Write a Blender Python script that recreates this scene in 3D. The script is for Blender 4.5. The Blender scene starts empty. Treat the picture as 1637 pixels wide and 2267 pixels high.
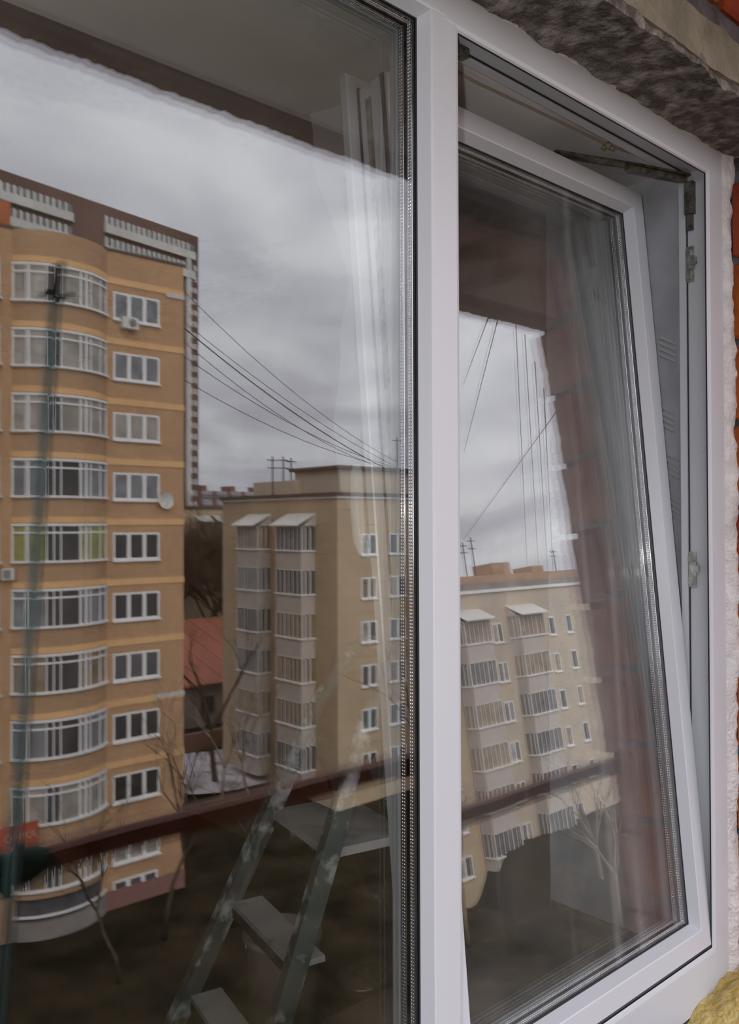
import bpy, math, random
from mathutils import Vector, Matrix, noise

random.seed(7)
SC = bpy.context.scene
COL = SC.collection

# ------------------------------------------------------------------ camera
YAW, PITCH, ROLL = math.radians(47.93364), math.radians(0.77751), math.radians(-0.1804)
CAM = Vector((-0.8019, -0.71683, 1.62205))
fw = Vector((math.cos(YAW)*math.cos(PITCH), math.sin(YAW)*math.cos(PITCH), math.sin(PITCH)))
rt = Vector((math.sin(YAW), -math.cos(YAW), 0)); up = rt.cross(fw)
cr, sr = math.cos(ROLL), math.sin(ROLL)
rt, up = cr*rt + sr*up, -sr*rt + cr*up
cam_d = bpy.data.cameras.new('camera')
cam_d.sensor_fit = 'HORIZONTAL'; cam_d.sensor_width = 36.0; cam_d.lens = 36.0*1900/1637
cam_d.clip_start = 0.01; cam_d.clip_end = 2000
cam = bpy.data.objects.new('camera', cam_d); COL.objects.link(cam)
m = Matrix((rt, up, -fw)).transposed().to_4x4(); m.translation = CAM
cam.matrix_world = m
SC.camera = cam

# ------------------------------------------------------------------ world: overcast sky
SKY = 0.95
wd = bpy.data.worlds.new('overcast_sky'); SC.world = wd; wd.use_nodes = True
nt = wd.node_tree; nt.nodes.clear()
def N(t, **k):
    n = nt.nodes.new(t)
    for a, b in k.items():
        if a.startswith('i_'): n.inputs[int(a[2:])].default_value = b
        else: setattr(n, a, b)
    return n
def Lk(a, b): nt.links.new(a, b)
geo = N('ShaderNodeTexCoord'); sep = N('ShaderNodeSeparateXYZ'); Lk(geo.outputs['Generated'], sep.inputs[0])
zc = N('ShaderNodeMath', operation='MAXIMUM', i_1=0.0); Lk(sep.outputs[2], zc.inputs[0])
den = N('ShaderNodeMath', operation='ADD', i_1=0.16); Lk(zc.outputs[0], den.inputs[0])
dx = N('ShaderNodeMath', operation='DIVIDE'); Lk(sep.outputs[0], dx.inputs[0]); Lk(den.outputs[0], dx.inputs[1])
dy = N('ShaderNodeMath', operation='DIVIDE'); Lk(sep.outputs[1], dy.inputs[0]); Lk(den.outputs[0], dy.inputs[1])
cmb = N('ShaderNodeCombineXYZ'); Lk(dx.outputs[0], cmb.inputs[0]); Lk(dy.outputs[0], cmb.inputs[1])
nz = N('ShaderNodeTexNoise'); nz.inputs['Scale'].default_value = 1.7; nz.inputs['Detail'].default_value = 6; nz.inputs['Roughness'].default_value = 0.5
nz.inputs['Distortion'].default_value = 0.4
Lk(cmb.outputs[0], nz.inputs['Vector'])
rp = N('ShaderNodeValToRGB'); Lk(nz.outputs['Fac'], rp.inputs[0])
e = rp.color_ramp.elements
e[0].position = 0.36; e[0].color = (0.80, 0.785, 0.885, 1)
e[1].position = 0.64; e[1].color = (1.20, 1.19, 1.27, 1)
x = rp.color_ramp.elements.new(0.50); x.color = (0.97, 0.96, 1.07, 1)
# standard overcast gradient: brighter towards the zenith
gr = N('ShaderNodeMath', operation='MULTIPLY_ADD', i_1=1.15, i_2=1.62); Lk(zc.outputs[0], gr.inputs[0])
mul = N('ShaderNodeVectorMath', operation='SCALE'); Lk(rp.outputs[0], mul.inputs[0]); Lk(gr.outputs[0], mul.inputs['Scale'])
bg = N('ShaderNodeBackground'); bg.inputs['Strength'].default_value = SKY; Lk(mul.outputs[0], bg.inputs['Color'])
wo = N('ShaderNodeOutputWorld'); Lk(bg.outputs[0], wo.inputs['Surface'])

# veiled sun behind the cloud, standing on the far side of our own house
sd = bpy.data.lights.new('veiled_sun', 'SUN'); sd.energy = 3.2; sd.angle = math.radians(60); sd.color = (1.0, 0.95, 0.88)
so = bpy.data.objects.new('veiled_sun', sd); COL.objects.link(so)
so.rotation_euler = Vector((-0.25, 0.75, 0.62)).to_track_quat('Z', 'Y').to_euler()
so.location = (-10, 40, 60)

# the camera's own flash
fd = bpy.data.lights.new('camera_flash', 'POINT'); fd.energy = 13.0; fd.shadow_soft_size = 0.012; fd.color = (1, 0.98, 0.96)
fo = bpy.data.objects.new('camera_flash', fd); COL.objects.link(fo)
fo.location = CAM + up*0.035 - rt*0.05 - fw*0.01

vs = SC.view_settings
vs.view_transform = 'Standard'; vs.look = 'None'; vs.exposure = 0.0; vs.gamma = 1.0; vs.use_curve_mapping = False
SC.cycles.transparent_max_bounces = 40
SC.cycles.max_bounces = 8; SC.cycles.glossy_bounces = 5; SC.cycles.diffuse_bounces = 3
SC.cycles.use_adaptive_sampling = True; SC.cycles.adaptive_threshold = 0.04
SC.cycles.caustics_reflective = False; SC.cycles.caustics_refractive = False
SC.cycles.sample_clamp_indirect = 8.0

# ------------------------------------------------------------------ materials
MATS = {}
def mat(name, col, rough=0.7, var=0.0, scale=8.0, metal=0.0, col2=None, bump=0.0, bscale=None, spec=0.5, stretch=None, detail=5, lo=0.35, hi=0.65):
    m = bpy.data.materials.new(name); m.use_nodes = True; t = m.node_tree; b = t.nodes['Principled BSDF']
    b.inputs['Roughness'].default_value = rough; b.inputs['Metallic'].default_value = metal
    b.inputs['Specular IOR Level'].default_value = spec
    c = (*col, 1)
    if var or col2 or bump:
        tc = t.nodes.new('ShaderNodeTexCoord'); src = tc.outputs['Object']
        if stretch:
            mp = t.nodes.new('ShaderNodeMapping'); mp.inputs['Scale'].default_value = stretch
            t.links.new(src, mp.inputs[0]); src = mp.outputs[0]
        nn = t.nodes.new('ShaderNodeTexNoise'); nn.inputs['Scale'].default_value = scale; nn.inputs['Detail'].default_value = detail
        t.links.new(src, nn.inputs['Vector'])
        r = t.nodes.new('ShaderNodeValToRGB'); t.links.new(nn.outputs['Fac'], r.inputs[0])
        c2 = (*col2, 1) if col2 else tuple(min(1, v*(1+var)) for v in col)+(1,)
        c1 = c if col2 else tuple(v*(1-var) for v in col)+(1,)
        r.color_ramp.elements[0].position = lo; r.color_ramp.elements[0].color = c1
        r.color_ramp.elements[1].position = hi; r.color_ramp.elements[1].color = c2
        t.links.new(r.outputs[0], b.inputs['Base Color'])
        if bump:
            n2 = t.nodes.new('ShaderNodeTexNoise'); n2.inputs['Scale'].default_value = bscale or scale*4; n2.inputs['Detail'].default_value = 6
            t.links.new(src, n2.inputs['Vector'])
            bp = t.nodes.new('ShaderNodeBump'); bp.inputs['Strength'].default_value = bump; bp.inputs['Distance'].default_value = 0.02
            t.links.new(n2.outputs['Fac'], bp.inputs['Height']); t.links.new(bp.outputs[0], b.inputs['Normal'])
    else:
        b.inputs['Base Color'].default_value = c
    MATS[name] = m
    return m

def glass_mat(name, gloss=1.0, dust=0.0, tint=(0.985, 0.99, 0.985)):
    """clear pane: Fresnel reflection over straight transmission, same on both faces; optional dried dust streaks"""
    m = bpy.data.materials.new(name); m.use_nodes = True; t = m.node_tree; t.nodes.clear()
    out = t.nodes.new('ShaderNodeOutputMaterial')
    ge = t.nodes.new('ShaderNodeNewGeometry')
    io = t.nodes.new('ShaderNodeMapRange'); io.inputs['To Min'].default_value = 1.52; io.inputs['To Max'].default_value = 1/1.52
    t.links.new(ge.outputs['Backfacing'], io.inputs['Value'])
    fr = t.nodes.new('ShaderNodeFresnel'); t.links.new(io.outputs[0], fr.inputs['IOR'])
    fm = t.nodes.new('ShaderNodeMath'); fm.operation = 'MULTIPLY'; fm.inputs[1].default_value = gloss; fm.use_clamp = True
    t.links.new(fr.outputs[0], fm.inputs[0])
    tr = t.nodes.new('ShaderNodeBsdfTransparent'); tr.inputs[0].default_value = (*tint, 1)
    gl = t.nodes.new('ShaderNodeBsdfGlossy'); gl.inputs['Roughness'].default_value = 0.0; gl.inputs[0].default_value = (1, 1, 1, 1)
    mx = t.nodes.new('ShaderNodeMixShader'); t.links.new(fm.outputs[0], mx.inputs[0]); t.links.new(tr.outputs[0], mx.inputs[1]); t.links.new(gl.outputs[0], mx.inputs[2])
    last = mx.outputs[0]
    if dust:
        tc = t.nodes.new('ShaderNodeTexCoord')
        def streak(sc, scale, lo, hi, amp, rot=0.0):
            mp = t.nodes.new('ShaderNodeMapping'); mp.inputs['Scale'].default_value = sc; mp.inputs['Rotation'].default_value = (0, rot, 0)
            t.links.new(tc.outputs['Object'], mp.inputs[0])
            n = t.nodes.new('ShaderNodeTexNoise'); n.inputs['Scale'].default_value = scale; n.inputs['Detail'].default_value = 2; n.inputs['Distortion'].default_value = 0.6
            t.links.new(mp.outputs[0], n.inputs['Vector'])
            r = t.nodes.new('ShaderNodeMapRange'); r.inputs['From Min'].default_value = lo; r.inputs['From Max'].default_value = hi; r.inputs['To Max'].default_value = amp
            t.links.new(n.outputs['Fac'], r.inputs['Value']); return r.outputs[0]
        a = streak((22, 1, 0.9), 1.0, 0.60, 0.74, dust*1.5)
        b2 = streak((2.5, 1, 2.0), 1.6, 0.35, 0.75, dust)
        c2 = streak((13, 1, 0.5), 1.0, 0.62, 0.70, dust*1.2, 0.45)
        ad = t.nodes.new('ShaderNodeMath'); t.links.new(a, ad.inputs[0]); t.links.new(b2, ad.inputs[1])
        ad2 = t.nodes.new('ShaderNodeMath'); t.links.new(ad.outputs[0], ad2.inputs[0]); t.links.new(c2, ad2.inputs[1])
        ad3 = t.nodes.new('ShaderNodeMath'); ad3.inputs[1].default_value = dust*0.35; t.links.new(ad2.outputs[0], ad3.inputs[0])
        df = t.nodes.new('ShaderNodeBsdfDiffuse'); df.inputs[0].default_value = (0.72, 0.71, 0.68, 1)
        m2 = t.nodes.new('ShaderNodeMixShader'); t.links.new(ad3.outputs[0], m2.inputs[0]); t.links.new(last, m2.inputs[1]); t.links.new(df.outputs[0], m2.inputs[2])
        last = m2.outputs[0]
    t.links.new(last, out.inputs['Surface'])
    MATS[name] = m
    return m

def film_mat(name, alpha, col):
    m = bpy.data.materials.new(name); m.use_nodes = True; t = m.node_tree; t.nodes.clear()
    out = t.nodes.new('ShaderNodeOutputMaterial')
    tr = t.nodes.new('ShaderNodeBsdfTransparent'); df = t.nodes.new('ShaderNodeBsdfDiffuse'); df.inputs[0].default_value = (*col, 1)
    mx = t.nodes.new('ShaderNodeMixShader'); mx.inputs[0].default_value = alpha
    t.links.new(tr.outputs[0], mx.inputs[1]); t.links.new(df.outputs[0], mx.inputs[2]); t.links.new(mx.outputs[0], out.inputs['Surface'])
    MATS[name] = m
    return m

def brick_mat(name, c1, c2, mortar, scale=1.0, w=0.25, h=0.075, rot=(0, 0, 0), ms=0.012, var=0.12):
    """far-off brickwork: courses too fine to pick apart"""
    m = bpy.data.materials.new(name); m.use_nodes = True; t = m.node_tree; b = t.nodes['Principled BSDF']
    b.inputs['Roughness'].default_value = 0.9; b.inputs['Specular IOR Level'].default_value = 0.1
    tc = t.nodes.new('ShaderNodeTexCoord'); mp = t.nodes.new('ShaderNodeMapping'); mp.inputs['Rotation'].default_value = rot
    t.links.new(tc.outputs['Object'], mp.inputs[0])
    br = t.nodes.new('ShaderNodeTexBrick'); t.links.new(mp.outputs[0], br.inputs['Vector'])
    br.inputs['Color1'].default_value = (*c1, 1); br.inputs['Color2'].default_value = (*c2, 1); br.inputs['Mortar'].default_value = (*mortar, 1)
    br.inputs['Scale'].default_value = scale; br.inputs['Brick Width'].default_value = w; br.inputs['Row Height'].default_value = h; br.inputs['Mortar Size'].default_value = ms
    nn = t.nodes.new('ShaderNodeTexNoise'); nn.inputs['Scale'].default_value = 0.35; nn.inputs['Detail'].default_value = 4; t.links.new(tc.outputs['Object'], nn.inputs['Vector'])
    mr = t.nodes.new('ShaderNodeMapRange'); mr.inputs['To Min'].default_value = 1-var*1.5; mr.inputs['To Max'].default_value = 1+var*1.5; t.links.new(nn.outputs['Fac'], mr.inputs['Value'])
    vm = t.nodes.new('ShaderNodeVectorMath'); vm.operation = 'SCALE'; t.links.new(br.outputs['Color'], vm.inputs[0]); t.links.new(mr.outputs[0], vm.inputs['Scale'])
    t.links.new(vm.outputs[0], b.inputs['Base Color'])
    MATS[name] = m
    return m

mat('pvc', (0.61, 0.63, 0.665), 0.32)
mat('pvc_grey', (0.62, 0.62, 0.64), 0.4)
mat('gasket', (0.012, 0.013, 0.016), 0.45)
mat('spacer', (0.70, 0.72, 0.75), 0.085, metal=1.0)
mat('steel', (0.45, 0.46, 0.42), 0.38, var=0.35, scale=60, metal=0.85)
mat('tarnished', (0.16, 0.15, 0.12), 0.5, var=0.5, scale=80, metal=0.6)
glass_mat('glass'); glass_mat('glass_dusty', dust=0.038); glass_mat('glass_clean_dust')
film_mat('film', 0.16, (0.9, 0.92, 0.95))
mat('foam', (0.74, 0.71, 0.69), 0.95, var=0.12, scale=40, bump=0.5, bscale=160)
mat('foam_yellow', (0.52, 0.36, 0.09), 0.9, col2=(0.66, 0.52, 0.20), scale=45, bump=0.6, bscale=120)
mat('mortar_dark', (0.17, 0.148, 0.132), 1.0, col2=(0.58, 0.53, 0.49), scale=34, bump=1.0, bscale=90, spec=0.1, lo=0.42, hi=0.75, detail=10)
mat('concrete', (0.21, 0.19, 0.14), 0.95, col2=(0.34, 0.31, 0.235), scale=14, bump=0.4, bscale=90, spec=0.1)
mat('wall_mortar', (0.13, 0.12, 0.12), 0.95, var=0.4, scale=20, bump=0.6, spec=0.1)
mat('brick', (0.30, 0.065, 0.014), 0.85, col2=(0.46, 0.125, 0.028), scale=9, bump=0.3, bscale=70, spec=0.15)
mat('brick_red', (0.20, 0.030, 0.016), 0.85, col2=(0.38, 0.075, 0.03), scale=9, bump=0.3, bscale=70, spec=0.15)
mat('block_brown', (0.30, 0.19, 0.155), 0.9, col2=(0.40, 0.265, 0.22), scale=7, bump=0.3, bscale=50, spec=0.1)
mat('slab', (0.30, 0.28, 0.26), 0.95, col2=(0.74, 0.71, 0.65), scale=1.1, bump=0.15, spec=0.1, lo=0.40, hi=0.46, detail=9)
mat('beam_brown', (0.46, 0.355, 0.32), 0.95, var=0.12, scale=6, bump=0.3, spec=0.1)
mat('loggia_floor', (0.10, 0.095, 0.09), 0.95, var=0.25, scale=5, spec=0.1)
mat('rail', (0.24, 0.11, 0.075), 0.7, var=0.3, scale=12, stretch=(1, 8, 8))
mat('cloth_green', (0.012, 0.045, 0.030), 0.7, var=0.3, scale=20)
mat('room_wall', (0.36, 0.23, 0.155), 0.95, col2=(0.46, 0.31, 0.21), scale=3, spec=0.1)
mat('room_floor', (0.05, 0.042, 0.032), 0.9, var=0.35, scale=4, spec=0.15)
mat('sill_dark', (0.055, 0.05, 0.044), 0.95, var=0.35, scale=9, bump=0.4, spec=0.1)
mat('room_plaster', (0.80, 0.77, 0.75), 0.95, var=0.15, scale=3, spec=0.1)
mat('membrane', (0.48, 0.49, 0.53), 0.55, col2=(0.66, 0.67, 0.71), scale=7, bump=0.35, bscale=18)
mat('print', (0.60, 0.60, 0.62), 0.7)
mat('ladder_paint', (0.11, 0.15, 0.14), 0.6, col2=(0.85, 0.85, 0.83), scale=16, lo=0.52, hi=0.68, detail=8)
mat('ladder_dark', (0.028, 0.042, 0.035), 0.6, col2=(0.6, 0.6, 0.58), scale=14, lo=0.64, hi=0.74, detail=8)
mat('ladder_step', (0.80, 0.75, 0.74), 0.85, col2=(0.42, 0.40, 0.38), scale=12, lo=0.5, hi=0.75)
mat('bucket', (0.62, 0.51, 0.46), 0.6, var=0.2, scale=10)
mat('can_red', (0.035, 0.008, 0.012), 0.45)
mat('teal', (0.22, 0.46, 0.50), 0.45)
mat('cord', (0.40, 0.33, 0.22), 0.9)
# outdoors
brick_mat('ob_brick', (0.61, 0.365, 0.20), (0.50, 0.285, 0.145), (0.36, 0.25, 0.17), rot=(math.radians(90), 0, 0))
brick_mat('ob_bay', (0.55, 0.335, 0.19), (0.45, 0.265, 0.14), (0.34, 0.24, 0.17), rot=(math.radians(90), 0, 0))
mat('ob_band', (0.72, 0.44, 0.22), 0.9, var=0.05, scale=1, spec=0.1)
mat('ob_grey', (0.55, 0.53, 0.50), 0.8)
mat('tower', (0.20, 0.125, 0.10), 0.9, var=0.2, scale=0.05, spec=0.1)
mat('tower_white', (0.62, 0.60, 0.57), 0.9, var=0.1, scale=0.2)
mat('tower_red', (0.45, 0.14, 0.06), 0.9)
mat('bb_wall', (0.50, 0.38, 0.255), 0.9, var=0.06, scale=0.6, spec=0.1)
mat('bb_wall2', (0.56, 0.45, 0.33), 0.9, col2=(0.46, 0.40, 0.33), scale=0.5, spec=0.1)
mat('bb_panel', (0.50, 0.44, 0.40), 0.85, var=0.05, scale=1)
mat('bb_orange', (0.40, 0.26, 0.17), 0.9, var=0.15, scale=1)
mat('bb_cornice', (0.12, 0.085, 0.06), 0.8)
mat('white_trim', (0.76, 0.74, 0.73), 0.6)
mat('far_white', (0.42, 0.37, 0.40), 0.9, var=0.12, scale=0.3)
mat('far_red', (0.26, 0.13, 0.11), 0.9)
for i, c in enumerate([(0.10, 0.095, 0.10), (0.26, 0.19, 0.13), (0.20, 0.20, 0.21), (0.27, 0.25, 0.08), (0.05, 0.045, 0.045), (0.34, 0.30, 0.26)]):
    mat('pane%d' % i, c, 0.15, var=0.25, scale=1.5)
mat('joint', (0.30, 0.25, 0.20), 0.95)
mat('lawn', (0.016, 0.013, 0.007), 1.0, col2=(0.050, 0.037, 0.022), scale=0.35, spec=0.05, detail=8)
mat('snow', (0.50, 0.46, 0.50), 0.95, col2=(0.22, 0.19, 0.18), scale=0.6, lo=0.45, hi=0.65)
mat('bark', (0.085, 0.062, 0.045), 0.95, var=0.3, scale=2, spec=0.05)
mat('bark_pale', (0.24, 0.19, 0.14), 0.95, var=0.3, scale=2, spec=0.05)
mat('twig_mass', (0.10, 0.068, 0.046), 0.95, var=0.3, scale=0.5, spec=0.05)
mat('red_roof', (0.31, 0.10, 0.06), 0.8, var=0.15, scale=0.4)
mat('cable', (0.05, 0.05, 0.055), 0.6)
mat('banner', (0.40, 0.085, 0.045), 0.7)
mat('letter_pale', (0.50, 0.36, 0.24), 0.8)
mat('grey_render', (0.26, 0.23, 0.21), 0.95, var=0.15, scale=0.8)
mat('metal_light', (0.62, 0.60, 0.57), 0.5)

# ------------------------------------------------------------------ mesh helpers
ORG = {}
class MB:
    def __init__(s): s.v = []; s.f = []; s.sm = None
    def add(s, vs, fs):
        o = len(s.v); s.v += [Vector(p) for p in vs]; s.f += [tuple(i+o for i in f) for f in fs]; return s
    def box(s, x0, x1, y0, y1, z0, z1):
        return s.add([(x0,y0,z0),(x1,y0,z0),(x1,y1,z0),(x0,y1,z0),(x0,y0,z1),(x1,y0,z1),(x1,y1,z1),(x0,y1,z1)],
                     [(0,3,2,1),(4,5,6,7),(0,1,5,4),(1,2,6,5),(2,3,7,6),(3,0,4,7)])
    def hexa(s, p): # 8 points as box order
        return s.add(p, [(0,3,2,1),(4,5,6,7),(0,1,5,4),(1,2,6,5),(2,3,7,6),(3,0,4,7)])
    def rings(s, rings, closed=True, caps=True):
        n = len(rings[0]); vs = [p for r in rings for p in r]; fs = []
        for i in range(len(rings)-1):
            for j in range(n if closed else n-1):
                k = (j+1) % n
                fs.append((i*n+j, i*n+k, (i+1)*n+k, (i+1)*n+j))
        if caps and closed: fs.append(tuple(range(n-1, -1, -1))); fs.append(tuple((len(rings)-1)*n+j for j in range(n)))
        return s.add(vs, fs)
    def tube(s, path, r, n=8):
        path = [Vector(p) for p in path]; rs = r if isinstance(r, (list, tuple)) else [r]*len(path)
        rings = []; prev = None
        for i, p in enumerate(path):
            d = (path[min(i+1, len(path)-1)] - path[max(i-1, 0)]).normalized()
            if prev is None: a = d.orthogonal().normalized()
            else: a = (prev - d*prev.dot(d)).normalized()
            prev = a; b = d.cross(a)
            rings.append([p + (a*math.cos(t) + b*math.sin(t))*rs[i] for t in [2*math.pi*k/n for k in range(n)]])
        return s.rings(rings)
    def bar(s, path, w, h, upv=(0, 0, 1)):
        """rectangular section swept on a path: w sideways, h along upv"""
        path = [Vector(p) for p in path]; rings = []
        for i, p in enumerate(path):
            d = (path[min(i+1, len(path)-1)] - path[max(i-1, 0)]).normalized()
            sdir = d.cross(Vector(upv)).normalized(); u = sdir.cross(d)
            rings.append([p + sdir*a*w/2 + u*b*h/2 for a, b in ((-1,-1),(1,-1),(1,1),(-1,1))])
        return s.rings(rings)
    def prism(s, poly, z0, z1):
        return s.rings([[(x, y, z0) for x, y in poly], [(x, y, z1) for x, y in poly]])
    def lathe(s, c, prof, n=24):
        return s.rings([[(c[0]+r*math.cos(2*math.pi*k/n), c[1]+r*math.sin(2*math.pi*k/n), c[2]+z) for k in range(n)] for r, z in prof])
    def octa(s, c, r):
        c = Vector(c); P = [c+Vector(d)*r for d in ((1,0,0),(-1,0,0),(0,1,0),(0,-1,0),(0,0,1),(0,0,-1))]
        return s.add(P, [(0,2,4),(2,1,4),(1,3,4),(3,0,4),(2,0,5),(1,2,5),(3,1,5),(0,3,5)])
    def grid(s, fn, nu, nv):
        vs = [fn(i/nu, j/nv) for i in range(nu+1) for j in range(nv+1)]
        return s.add(vs, [(i*(nv+1)+j, (i+1)*(nv+1)+j, (i+1)*(nv+1)+j+1, i*(nv+1)+j+1) for i in range(nu) for j in range(nv)])

def props(o, label=None, cat=None, group=None, kind=None):
    if label: o['label'] = label
    if cat: o['category'] = cat
    if group: o['group'] = group
    if kind: o['kind'] = kind
    return o
def empty(name, loc, label=None, cat=None, group=None, kind=None, parent=None):
    o = bpy.data.objects.new(name, None); COL.objects.link(o); o.empty_display_size = 0.1
    loc = Vector(loc)
    if parent: o.parent = parent; o.location = loc - ORG[parent]
    else: o.location = loc
    ORG[o] = loc
    return props(o, label, cat, group, kind)
def mesh(name, mb, m, smooth=False, off=None):
    me = bpy.data.meshes.new(name); off = off or Vector((0, 0, 0))
    me.from_pydata([tuple(p-off) for p in mb.v], [], mb.f); me.materials.append(MATS[m])
    if smooth: me.polygons.foreach_set('use_smooth', [True]*len(me.polygons))
    elif mb.sm is not None: me.polygons.foreach_set('use_smooth', [i >= mb.sm for i in range(len(me.polygons))])
    return me
def part(name, mb, m, parent, smooth=False, label=None, kind=None):
    o = bpy.data.objects.new(name, mesh(name, mb, m, smooth, ORG[parent])); COL.objects.link(o); o.parent = parent
    ORG[o] = ORG[parent]
    return props(o, label, None, None, kind)
def thing(name, mb, m, label, cat, group=None, kind=None, smooth=False):
    xs = [p.x for p in mb.v]; ys = [p.y for p in mb.v]; zs = [p.z for p in mb.v]
    org = Vector(((min(xs)+max(xs))/2, (min(ys)+max(ys))/2, min(zs)))
    o = bpy.data.objects.new(name, mesh(name, mb, m, smooth, org)); COL.objects.link(o); o.location = org; ORG[o] = org
    return props(o, label, cat, group, kind)
def inst(name, me, loc, parent, rot=0.0):
    o = bpy.data.objects.new(name, me); COL.objects.link(o); o.parent = parent; o.location = Vector(loc)-ORG[parent]
    if rot: o.rotation_euler = (0, 0, rot)
    ORG[o] = Vector(loc)
    return o
def nz3(p, s=1.0): return noise.noise(Vector(p)*s)

# ------------------------------------------------------------------ window
Z0, Z1, W = 0.88, 2.24, 0.6514          # sash light: clear opening between the outer lips
XL = -1.06                               # left edge of fixed light
FWD = 0.054                              # frame face width
win = empty('window_1', (-0.2, 0.03, Z0-FWD), 'white plastic window with a fixed light and a sash tilted open', 'window', kind='structure')

def mitre(prof, rect, side, end0='m', end1='m'):
    """one side of a rectangular frame. prof: (u inward, y depth); rect x0,x1,z0,z1 outer. ends 'm' mitred or a number for a square cut"""
    x0, x1, z0, z1 = rect; A = []; B = []
    for u, y in prof:
        if side == 'R': a, b = (x1-u, y, z0+u), (x1-u, y, z1-u)
        if side == 'L': a, b = (x0+u, y, z0+u), (x0+u, y, z1-u)
        if side == 'T':
            a, b = (x0+u if end0 == 'm' else end0, y, z1-u), (x1-u if end1 == 'm' else end1, y, z1-u)
        if side == 'B':
            a, b = (x0+u if end0 == 'm' else end0, y, z0+u), (x1-u if end1 == 'm' else end1, y, z0+u)
        A.append(a); B.append(b)
    return MB().rings([A, B])

P_SASHSIDE = [(0,0),(0.047,0),(0.052,0.0015),(0.054,0.0038),(0.050,0.0046),(0.038,0.0046),(0.038,0.048),(0.044,0.048),(0.044,0.060),(0,0.060)]
P_FIXED = [(0,0),(0.043,0),(0.046,0.001),(0.054,0.0165),(0.054,0.0175),(0.040,0.0175),(0.040,0.052),(0.054,0.052),(0.050,0.066),(0.044,0.070),(0,0.070)]
RR = (XL-FWD, W+FWD, Z0-FWD, Z1+FWD)
MX = -0.026
part('frame_profile', mitre(P_SASHSIDE, RR, 'R'), 'pvc', win)
part('frame_profile', mitre(P_SASHSIDE, RR, 'T', MX, 'm'), 'pvc', win)
part('frame_profile', mitre(P_SASHSIDE, RR, 'B', MX, 'm'), 'pvc', win)
part('frame_profile', mitre(P_FIXED, RR, 'L'), 'pvc', win)
part('frame_profile', mitre(P_FIXED, RR, 'T', 'm', MX), 'pvc', win)
part('frame_profile', mitre(P_FIXED, RR, 'B', 'm', MX), 'pvc', win)
ml = [(0.0,0.0038),(-0.0015,0.0012),(-0.006,0),(-0.048,0),(-0.051,0.0008),(-0.0605,0.0165),(-0.0605,0.0175),(-0.046,0.0175),(-0.046,0.052),(-0.0605,0.052),(-0.056,0.068),(-0.050,0.070),(-0.018,0.070),(-0.010,0.060),(-0.010,0.048),(-0.016,0.048),(-0.016,0.0046),(-0.004,0.0046)]
part('mullion', MB().prism([(a, b_+0.0006) for a, b_ in ml], Z0-0.03, Z1+0.03), 'pvc', win)
part('sill_profile', MB().box(XL-FWD, W+FWD+0.002, 0.0025, 0.056, Z0-FWD-0.036, Z0-FWD+0.004), 'pvc', win, label='white mounting profile under the frame')
# dark rebate seals round the sash light, on the inner side of the lips
def loop_bar(x0, x1, z0, z1, w, y0, y1):
    b = MB()
    b.box(x0, x0+w, y0, y1, z0, z1); b.box(x1-w, x1, y0, y1, z0, z1)
    b.box(x0+w, x1-w, y0, y1, z0, z0+w); b.box(x0+w, x1-w, y0, y1, z1-w, z1)
    return b
sl = MB()
sl.box(W-0.0005, W+0.006, 0.0040, 0.0062, Z0, Z1); sl.box(0.002, W+0.004, 0.0040, 0.0062, Z1-0.0005, Z1+0.006); sl.box(-0.004, W+0.004, 0.0040, 0.0062, Z0-0.006, Z0+0.0005); sl.box(-0.006, 0.0004, 0.0040, 0.0062, Z0, Z1)
part('rebate_seal', sl, 'gasket', win, label='thin black rubber seal')
sl = MB()
sl.box(W+0.0135, W+0.0165, 0.046, 0.0475, Z0-0.01, Z1+0.01); sl.box(0, W+0.012, 0.046, 0.0475, Z1+0.0135, Z1+0.0165)
part('rebate_line', sl, 'gasket', win, label='dark groove line along the rebate')

def spacer(x0, x1, z0, z1, y0, y1, dots=True):
    """hollow metal bar round the glass edge, with two rows of tiny raised perforations on the face towards the cavity"""
    b = loop_bar(x0-0.006, x1+0.006, z0-0.006, z1+0.006, 0.006, y0, y1)
    if dots:
        b.sm = len(b.f)
        # three plain half-round ribs along the upright bars, with rows of tiny raised beads in the valleys
        rr = (y1-y0)/6
        for xx, sg in ((x1, -1), (x0, 1)):
            for k in range(3):
                yy = y0+(y1-y0)*(k+0.5)/3
                b.rings([[(xx+sg*math.sin(math.pi*q/9)*rr*0.75, yy+math.cos(math.pi*q/9)*rr, z) for q in range(10)] for z in (z0, z1)], closed=False, caps=False)
        st = 0.0042; r0 = (y1-y0)*0.10
        for yy in (y0+(y1-y0)*0.333, y0+(y1-y0)*0.667):
            for horiz, c, sgn in ((0, x1, -1), (0, x0, 1), (1, z1, -1), (1, z0, 1)):
                a0, a1 = (z0, z1) if not horiz else (x0, x1)
                n = int((a1-a0)/st)*4; rings = []
                for i in range(n+1):
                    t = a0+(a1-a0)*i/n; r = r0*(0.15, 0.85, 1.0, 0.85)[i % 4]
                    ring = []
                    for q in range(6):
                        an = math.pi*q/5
                        dy_, dn = math.cos(an)*r, math.sin(an)*r*1.2+rr*0.35
                        ring.append((c+sgn*dn, yy+dy_, t) if not horiz else (t, yy+dy_, c+sgn*dn))
                    rings.append(ring)
                b.rings(rings, closed=False, caps=False)
    return b

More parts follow.
